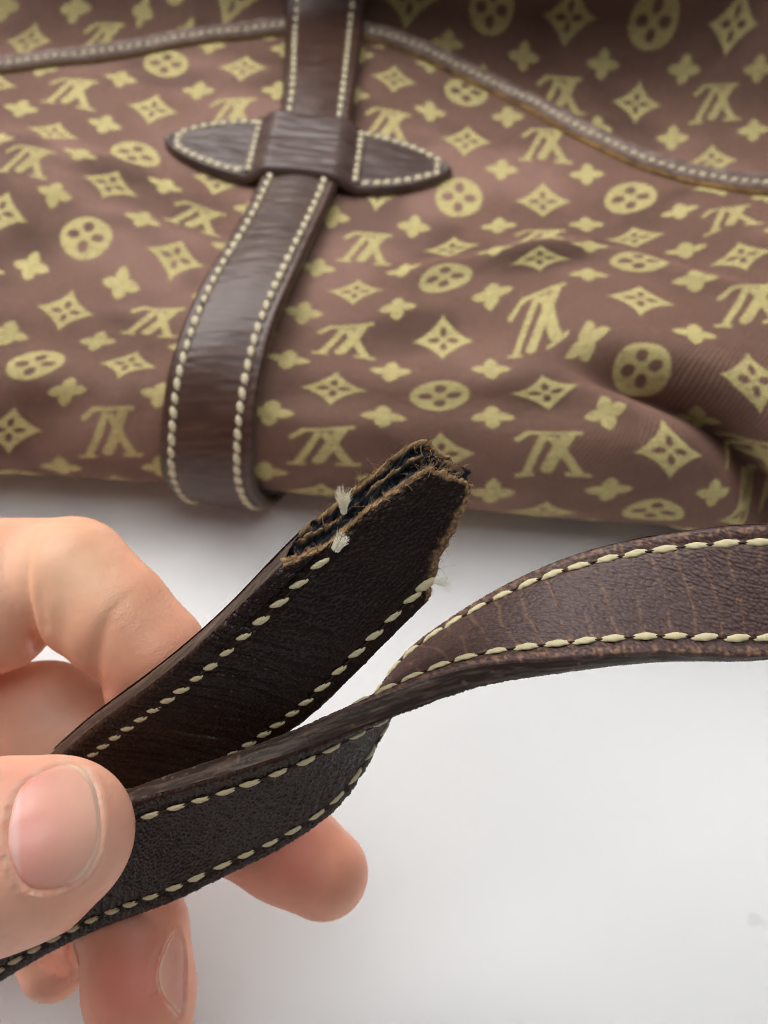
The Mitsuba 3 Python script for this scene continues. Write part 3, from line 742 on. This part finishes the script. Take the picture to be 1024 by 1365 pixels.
outdir = outdir * flip
tornv = base + outdir * disp[..., None] + al * (0.35 * ends * (n2 - 0.5))[..., None]
border_ = sstep(0.19, 0.07, layer + 0.16 * (n1 - 0.5)) + sstep(0.80, 0.92, layer + 0.20 * (n1 - 0.5))
mid = sstep(0.075, 0.03, np.abs(layer - 0.50 + 0.05 * (n3 - 0.5))) * sstep(0.42, 0.60, nz(J * 0.05, 3 + 0 * I, 3, 115))
t_ = np.clip(border_ + 0.75 * mid, 0, 1)
black = lerp3([0.006, 0.007, 0.010], [0.045, 0.047, 0.054], np.clip(n2 * 1.9 - 0.55, 0, 1) * np.clip(n1 * 2 - 0.3, 0, 1))
rawc = lerp3([0.15, 0.085, 0.038], [0.50, 0.32, 0.17], np.clip(n2 * 1.6 - 0.3, 0, 1))
col = black * (1 - t_[..., None]) + rawc * t_[..., None]
fleck = sstep(0.69, 0.74, nz(J * 0.085 + 3, I * 5 + 7, 3, 117)) * (layer > 0.12) * (layer < 0.9)
col = col * (1 - fleck[..., None]) + np.array([0.62, 0.20, 0.055]) * fleck[..., None]
add("torn_strap__torn_core", tornv.reshape(-1, 3), quads(*J.shape), "mat_raw", color=col.reshape(-1, 3))
labels["torn_strap__torn_core"] = {"label": "ragged black filling between two tan torn leather layers"}
tag("torn_strap", "dark strap end torn off raggedly held up between thumb and finger", "leather strap")
for v, first in ((0.170, U0 + 40 / TPX), (0.872, U0 + 96 / TPX)):
    u = np.linspace(first + 0.1, 1.0, 400)
    pts = ts.at(u, np.full_like(u, v), -0.02)
    stitch_row("torn_strap__stitch", pts, ts.frame(u)[3], 3.0 if v < .5 else 2.9, 2.25, 0.72, "mat_thread", start=0.03, slant=-0.30)

# frayed thread ends and leather fibres


def tuft(key, at, dirs, n, length, spread, r=0.035, core=0.32):
    at, dirs = np.asarray(at, float), unit(dirs)
    side = unit(np.cross(dirs, [0.2, 0.9, 0.4]))
    oth = np.cross(dirs, side)
    parts = []
    for i in range(n):
        ph, q = RNG.uniform(0, 2 * np.pi), RNG.uniform(0, 1) ** 0.5
        off = (side * math.cos(ph) + oth * math.sin(ph)) * q
        l = length * RNG.uniform(0.55, 1.1)
        t = np.linspace(0, 1, 6)[:, None]
        curl = (side * RNG.normal() + oth * RNG.normal()) * 0.22 * spread
        pts = at + off * core * 0.6 + dirs * l * t + off * spread * t ** 2 + curl * t ** 3
        parts.append(tube(pts, r * np.linspace(1.2, 0.5, 6), 4))
    v, f = join(parts)
    add(key, v, f, "mat_tuft")


def dirw(p, q):
    return unit(np.asarray(q) - np.asarray(p))


al0, ac0 = None, None
_a, _b, _al, _n = ts.frame(np.array([U0 + 6.0]))
al0, ac0, nn0 = _al[0], unit(_b - _a)[0], _n[0]
tuft("torn_strap__thread_end", ts.at(U0 + 8.8, 0.05, -1.0), -ac0 * 1.0 + al0 * 0.55 + nn0 * 0.6, 120, 3.6, 0.55, core=0.55)
tuft("torn_strap__thread_end_001", ts.at(U0 + 5.6, 0.165, 0.1), al0 * 1.0 - ac0 * 0.5 + nn0 * 0.35, 110, 1.9, 0.34, core=0.8)
stitch("torn_strap__stitch", ts.at(U0 + 9.8, 0.868, 0.0), unit(al0 + 0.25 * ac0), nn0, 2.6, 1.1, "mat_thread")
tuft("torn_strap__thread_end_002", ts.at(U0 + 10.7, 0.885, 0.15), al0 * 0.75 + ac0 * 0.75 + nn0 * 0.2, 70, 2.1, 0.75, r=0.02, core=0.45)
parts = []
for i in range(620):
    if RNG.uniform() < 0.72:
        j = RNG.integers(150, 352)
        p0 = fe[j] * (q := RNG.uniform(0, 1)) + be[j] * (1 - q)
    else:
        j = RNG.integers(4, 150)
        p0 = fe[j] if RNG.uniform() < 0.5 else be[j]
    dr_ = unit(outdir[j, 20] * 0.8 + RNG.normal(0, 0.55, 3))
    l = RNG.uniform(0.25, 0.75) * (2.4 if RNG.uniform() < 0.2 else 1)
    b_ = RNG.normal(0, 0.3, 3)
    t = np.linspace(0, 1, 4)[:, None]
    parts.append(tube(p0 - dr_ * 0.1 + dr_ * l * t + b_ * l * t ** 2, 0.028 * np.linspace(1.2, 0.5, 4), 3))
v, f = join(parts)
add("torn_strap__leather_fibre", v, f, "mat_fibre")
labels["torn_strap__leather_fibre"] = {"kind": "stuff", "label": "fuzzy tan leather fibres along the tear"}

# ------------------------------------------------------------------ the hand


def surface(field, lo, hi, cell):
    """Surface of field = 0 (negative inside) on a grid, by surface nets."""
    ax = [np.arange(a, b, cell) for a, b in zip(lo, hi)]
    g = np.stack(np.meshgrid(*ax, indexing="ij"), -1)
    val = field(g.reshape(-1, 3)).reshape(g.shape[:3])
    corners = [(i, j, k) for i in (0, 1) for j in (0, 1) for k in (0, 1)]
    n = np.array(val.shape) - 1
    cut = lambda c, s=val: s[c[0]:c[0] + n[0], c[1]:c[1] + n[1], c[2]:c[2] + n[2]]
    acc, cnt = np.zeros((*n, 3)), np.zeros(n)
    for a in corners:
        for k in range(3):
            if a[k] == 0:
                b = tuple(a[m] + (m == k) for m in range(3))
                va, vb = cut(a), cut(b)
                m = (va < 0) != (vb < 0)
                t = np.where(m, va / np.where(m, va - vb, 1), 0)
                p = np.zeros((*n, 3)) + np.array(a, float)
                p[..., k] += t
                acc += p * m[..., None]
                cnt += m
    on = cnt > 0
    idx = np.full(n, -1)
    idx[on] = np.arange(on.sum())
    base_ = np.stack(np.meshgrid(*[np.arange(x) for x in n], indexing="ij"), -1)[on]
    verts = (base_ + acc[on] / cnt[on][:, None]) * cell + np.array(lo)
    faces = []
    for k in range(3):
        o1, o2 = [m for m in range(3) if m != k]
        sl = [slice(1, n[0]), slice(1, n[1]), slice(1, n[2])]
        sl[k] = slice(0, n[k])
        sl2 = list(sl)
        sl2[k] = slice(1, n[k] + 1)
        a, b = val[tuple(sl)], val[tuple(sl2)]
        m = (a < 0) != (b < 0)
        e = np.argwhere(m) + np.array([0 if q == k else 1 for q in range(3)])
        d1, d2 = np.eye(3, dtype=int)[o1], np.eye(3, dtype=int)[o2]
        q = np.stack([idx[tuple(e.T)], idx[tuple((e - d1).T)], idx[tuple((e - d1 - d2).T)], idx[tuple((e - d2).T)]], -1)
        inside = (a < 0)[m]
        if k == 1:
            inside = ~inside
        q[~inside] = q[~inside][:, ::-1]
        faces.append(q[(q >= 0).all(1)])
    return verts, np.vstack(faces)


def cone(p, a, b):
    """Distance to a capsule whose radius runs from a[3] to b[3]."""
    a, b = np.asarray(a, float), np.asarray(b, float)
    d = b[:3] - a[:3]
    t = np.clip(((p - a[:3]) @ d) / (d @ d), 0, 1)
    return np.linalg.norm(p - a[:3] - t[:, None] * d, axis=1) - (a[3] + (b[3] - a[3]) * t)


def smin(a, b, k):
    h = np.clip(0.5 + 0.5 * (b - a) / k, 0, 1)
    return b * (1 - h) + a * h - k * h * (1 - h)


INDEX = [[-80.55,48.42,50.73,10.57],[-53.07,49.38,60.61,9.8],[-40.7,51.33,62.72,8.26],[-35.01,46.9,61.63,7.49],[-29.71,42.63,59.36,6.7],[-30.3,38.06,54.07,6.24]]
INDEX_CORE = [[-58.25,54.05,59.38,7.74],[-42.21,54.04,59.86,7.51]]
MIDDLE = [[-88.18,38.95,37.41,9.35],[-48.04,38.18,43.34,8.33],[-22.26,26.63,39.13,6.93],[-13.67,22.33,38.61,6.63],[-8.33,19.15,37.76,6.17]]
RING = [[-82.62,36.54,36.02,9.35],[-41.44,25.07,37.25,7.61],[-33.89,12.21,35.71,6.7],[-32.39,5.07,34.54,6.76],[-30.95,-1.79,32.54,5.68]]
LITTLE = [[-84.79,28.21,29.25,8.12],[-57.01,20.63,26.83,6.01],[-50.46,14.27,26.11,5.02],[-47.34,8.25,25.57,4.61]]
THUMB = [[-83.64,3.76,48.5,11.54],[-59.27,13.07,63.2,9.19],[-42.36,16.13,68.4,9.08],[-36.63,17.5,69.69,8.24],[-33.82,18.85,69.78,6.7]]
PALM = [[-90.41,50.03,43.81,11.13],[-96.72,44.65,35.8,11.49],[-95,36.92,30.35,11.09],[-93.82,29.27,23.97,9.83],[-139.63,27.18,16.87,18.18],[-177.12,21.61,7.77,17.56],[-83.64,3.76,48.5,11.54]]


def finger(p, c, k=1.4):
    f_ = cone(p, c[0], c[1])
    for a, b in zip(c[1:-1], c[2:]):
        f_ = smin(f_, cone(p, a, b), k)
    return f_


def hand_field(p):
    ix = smin(cone(p, INDEX[0], INDEX[1]), cone(p, INDEX[2], INDEX[3]), 1.2)
    ix = smin(ix, cone(p, *INDEX_CORE), 2.2)
    ix = smin(ix, cone(p, INDEX[4], INDEX[5]), 0.9)
    ix = smin(ix, cone(p, INDEX[3], INDEX[4]), 0.6)
    f_ = ix
    f_ = smin(f_, finger(p, MIDDLE, 3.0), 0.25)
    f_ = smin(f_, finger(p, RING, 3.0), 0.25)
    f_ = smin(f_, finger(p, LITTLE, 3.0), 0.25)
    th = finger(p, THUMB, 4.0)
    pm = cone(p, PALM[0], PALM[4])
    for i in (1, 2, 3):
        pm = smin(pm, cone(p, PALM[i], PALM[4]), 6)
    pm = smin(pm, cone(p, PALM[4], PALM[5]), 8)
    pm = smin(pm, cone(p, PALM[6], PALM[4]), 8)
    th = smin(th, pm, 3)
    return smin(f_, th, 0.6)


_all = np.array(INDEX + MIDDLE + RING + LITTLE + THUMB + PALM)
lo, hi = (_all[:, :3] - _all[:, 3:]).min(0) - 2, (_all[:, :3] + _all[:, 3:]).max(0) + 2
lo[0] = max(lo[0], -112)
near_lo = np.array([-50.0, lo[1], lo[2]])
hv, hf = surface(hand_field, lo, hi, 0.62)
hand = trimesh.Trimesh(hv, hf, process=False)
trimesh.smoothing.filter_taubin(hand, iterations=14)
hv = np.array(hand.vertices)
hand.fix_normals()
hf = np.array(hand.faces)


def nail_frame(poly, facing):
    poly = np.asarray(poly, float)
    c = poly.mean(0)
    n = unit(facing)
    a = unit(poly[0] - c - n * ((poly[0] - c) @ n))
    return c, a, np.cross(n, a), n


def inside_poly(p2, poly2, n=160):
    """Signed distance (negative inside) to a smooth closed outline, and that outline."""
    t = np.r_[chord(np.vstack([poly2, poly2[:1]]))]
    sp = CubicSpline(t, np.vstack([poly2, poly2[:1]]), bc_type="periodic")
    q = sp(np.linspace(0, t[-1], n, endpoint=False))
    d, _ = cKDTree(q).query(p2)
    from shapely import Polygon, contains_xy
    ins = contains_xy(Polygon(q), p2[:, 0], p2[:, 1])
    return np.where(ins, -d, d), q


NAILS = [
    ("hand__thumb_nail", [[-36.13,15.82,78.9],[-36.5,18.78,78.75],[-36.3,21.65,77.6],[-34.8,23.39,76.28],[-32.96,24.46,74.82],[-31.27,23.81,74.61],[-29.43,21.09,75.16],[-28.61,17.95,74.95],[-28.98,15.17,74.45],[-30.21,13.3,74.29],[-32.26,12.19,75.38],[-34.15,12.14,76.86],[-35.25,13.58,78.05]], [[0.24,-0.24,1.02]][0], 0.24),
    ("hand__ring_nail", [[-27.25,11.62,39.2],[-28.2,9.56,40.55],[-28.65,6.94,41.01],[-28.06,4.67,40.66],[-26.85,2.96,39.11],[-26.08,2.23,37.74],[-25.87,4.51,38.13],[-26.17,7.97,38.1],[-26.71,10.62,38.33]], [[0.8,-0.04,0.67]][0], 0.12),
    ("hand__little_nail", [[-45.15,11.83,29.22],[-45.36,10.08,29.57],[-44.43,8.23,29.14],[-43.69,6.98,28.1],[-43.17,6.85,26.96],[-38.89,7.87,39.8],[-38.69,9.96,41.05],[-39.91,11.23,40.58]], [[0.72,-0.09,0.76]][0], 0.12),
]
CREASES = [([[-44.87,54.58,69.1],[-44.39,51.49,70.12],[-44.15,48.6,69.7],[-43.93,45.4,67.41],[-44.45,43.86,62.47],[-45.29,43.91,58.21]], 0.85, 1.5), ([[-31.54,46.47,68.39],[-32.95,44.57,68.61],[-34.04,42.25,67.61],[-35.06,40.05,65.29],[-36.21,38.86,61.12]], 0.50, 1.7), ([[-41.44,49.15,70.67],[-41.79,45.95,68.88],[-41.61,43.55,66.37]], 0.25, 0.8)]
for line, depth, width in CREASES:
    L = chord(line)
    q = CubicSpline(L, np.array(line))(np.linspace(0, L[-1], 60))
    dd, near_ = cKDTree(q).query(hv)
    fade = np.interp(near_, [0, 22, 59], [0.25, 0.8, 1.0])
    hv = hv - np.array(hand.vertex_normals) * (depth * fade * (np.exp(-(dd / (0.55 * width)) ** 2) - 0.30 * np.exp(-((dd - 1.9 * width) / (0.9 * width)) ** 2)))[:, None]
hand = trimesh.Trimesh(hv, hf, process=False)
nails = []
for key, poly, facing, lift in NAILS:
    c, a, b, n = nail_frame(poly, facing)
    p2 = np.c_[(np.array(poly) - c) @ a, (np.array(poly) - c) @ b]
    rel = hv - c
    v2 = np.c_[rel @ a, rel @ b]
    vn = np.array(hand.vertex_normals)
    close = (np.abs(rel @ n) < 7) & (vn @ n > 0.15) & (np.hypot(*v2.T) < 14)
    ins, ring_ = inside_poly(v2[close], p2)
    # the plate: a disc of rings inside the outline, resting on the finger
    rr = np.linspace(0, 1, 26) ** 0.8
    disc = np.concatenate([[np.zeros(2)]] + [ring_ * r for r in rr[1:]])
    hit, ray, _ = hand.ray.intersects_location(c + disc[:, :1] * a + disc[:, 1:] * b + n * 6, np.repeat(-n[None], len(disc), 0), multiple_hits=False)
    z = np.full(len(disc), np.nan)
    z[ray] = (hit - c) @ n
    ok = np.isfinite(z)
    mz = np.median(z[ok])
    ok &= np.abs(z - mz) < 3.5
    Q = lambda d_: np.c_[np.ones(len(d_)), d_, d_ ** 2, d_[:, :1] * d_[:, 1:]]
    co = np.linalg.lstsq(Q(disc[ok]), z[ok], rcond=None)[0]
    zf = Q(disc) @ co
    nails.append((key, c, a, b, n, disc, zf, ring_, rr, p2, lift, close, ins, co))
for key, c, a, b, n, disc, zf, ring_, rr, p2, lift, close, ins, co in nails:
    push = np.where(ins < 0, -0.55 * sstep(0.15, -0.5, ins), 0.36 * np.exp(-((ins - 0.6) / 0.42) ** 2) - 0.15 * np.exp(-(ins / 0.25) ** 2))
    hv[close] = hv[close] + n * push[:, None]

# skin colour: blood shows pink where the pads are full, pale where they are pressed
skin_col = np.array([0.78, 0.405, 0.275])
cl = lerp3(skin_col * [1.05, 1.06, 1.08], skin_col * [0.95, 0.86, 0.82], np.clip(meshkit.fbm(hv / 9, 3, 5) * 1.6 - 0.3, 0, 1))
for (x, y, z, r), tint, amt in [
        ([[-28.77,38.87,61.9,8.9]][0], (0.72, 0.315, 0.205), 0.9), ([[-41.41,49.1,70.75,10.99]][0], (0.86, 0.53, 0.32), 0.8), ([[-11.38,19.28,45.68,7.29]][0], (0.70, 0.215, 0.150), 0.95), ([[-5.06,18.01,44.95,4.86]][0], (0.66, 0.29, 0.18), 0.7),
        ([[-31.12,5.59,42.69,7.03]][0], (0.76, 0.235, 0.170), 0.95), ([[-43.12,9.19,32.99,4.6]][0], (0.66, 0.20, 0.14), 0.85), ([[-45.55,37.43,51.26,9.07]][0], (0.72, 0.46, 0.33), 0.7), ([[-28.06,16.71,71.68,5.43]][0], (0.70, 0.36, 0.26), 0.6), ([[-38.97,10.8,70.24,4.57]][0], (0.70, 0.36, 0.28), 0.6),
        ([[-38.21,22.34,76.89,3.81]][0], (0.72, 0.33, 0.25), 0.6), ([[-48.74,43.55,67.55,8.24]][0], (0.70, 0.39, 0.28), 0.6)]:
    w = amt * np.exp(-(np.linalg.norm(hv - [x, y, z], axis=1) / (r * 1.0)) ** 2)
    cl = cl * (1 - w[:, None]) + np.array(tint) * w[:, None]
cl = cl * (0.93 + 0.14 * meshkit.fbm(hv / 2.2, 3, 8))[:, None] * (1 - np.array([0.0, 0.10, 0.10]) * np.clip(meshkit.fbm(hv / 4.5, 2, 12) * 2 - 0.9, 0, 1)[:, None])
for key, c, a, b, n, disc, zf, ring_, rr, p2, lift, close, ins, co in nails:
    w = np.exp(-((ins - 0.25) / 0.28) ** 2) * 0.55 * sstep(0.35, 0.65, meshkit.fbm(hv[close] * 1.4, 2, 6))
    cl[close] = cl[close] * (1 - w[:, None]) + np.array([0.74, 0.56, 0.46]) * w[:, None]
add("hand", hv, hf, "mat_skin", color=cl)
tag("hand", "bare left hand with thumb in front pinching the two dark straps", "hand")
for key, c, a, b, n, disc, zf, ring_, rr, p2, lift, close, ins, co in nails:
    N = len(ring_)
    rad = np.r_[0, np.repeat(rr[1:], N)]
    dome = lift + 0.12 * (1 - rad ** 2) - 0.42 * sstep(0.94, 1.0, rad)
    Pn = c + disc[:, :1] * a + disc[:, 1:] * b + n * (zf + dome)[:, None]
    faces = [[0, 1 + i, 1 + (i + 1) % N] for i in range(N)]
    for r in range(len(rr) - 2):
        o = 1 + r * N
        i = np.arange(N)
        j = (i + 1) % N
        q = np.stack([o + i, o + N + i, o + N + j, o + j], -1)
        faces += tri(q).tolist()
    # along the nail: root pinker, free border pale yellow
    tip = disc @ (np.array([1.0, 0.25]) if "thumb" in key else np.array([0.0, 1.0]))
    if "thumb" in key:
        ex = unit((np.array([[-28.61,17.95,74.95],[-36.13,15.82,78.9]])[0] - np.array([[-28.61,17.95,74.95],[-36.13,15.82,78.9]])[1]))
        tip = disc @ np.array([ex @ a, ex @ b])
    tip = tip / np.abs(tip).max()
    base_c = lerp3([0.68, 0.285, 0.235], [0.73, 0.41, 0.30], np.clip(0.5 + 0.5 * tip + 0.5 * (meshkit.fbm(Pn / 2.5, 2, 4) - 0.5), 0, 1))
    if "thumb" in key:
        free = 0.75 * sstep(0.925, 0.955, rad) * sstep(0.15, 0.5, tip)
        pale = sstep(-0.62, -0.78, tip) * 0.45
    else:
        free = sstep(0.90, 0.95, rad) * 0.5
        pale = 0 * rad
    base_c = base_c * (1 - free[:, None]) + np.array([0.82, 0.66, 0.46]) * free[:, None]
    base_c = base_c * (1 - pale[:, None]) + np.array([0.75, 0.56, 0.50]) * pale[:, None]
    add(key, Pn, np.array(faces), "mat_nail", color=base_c)
labels["hand__thumb_nail"] = {"label": "short pink nail of the thumb with a pale yellow border"}
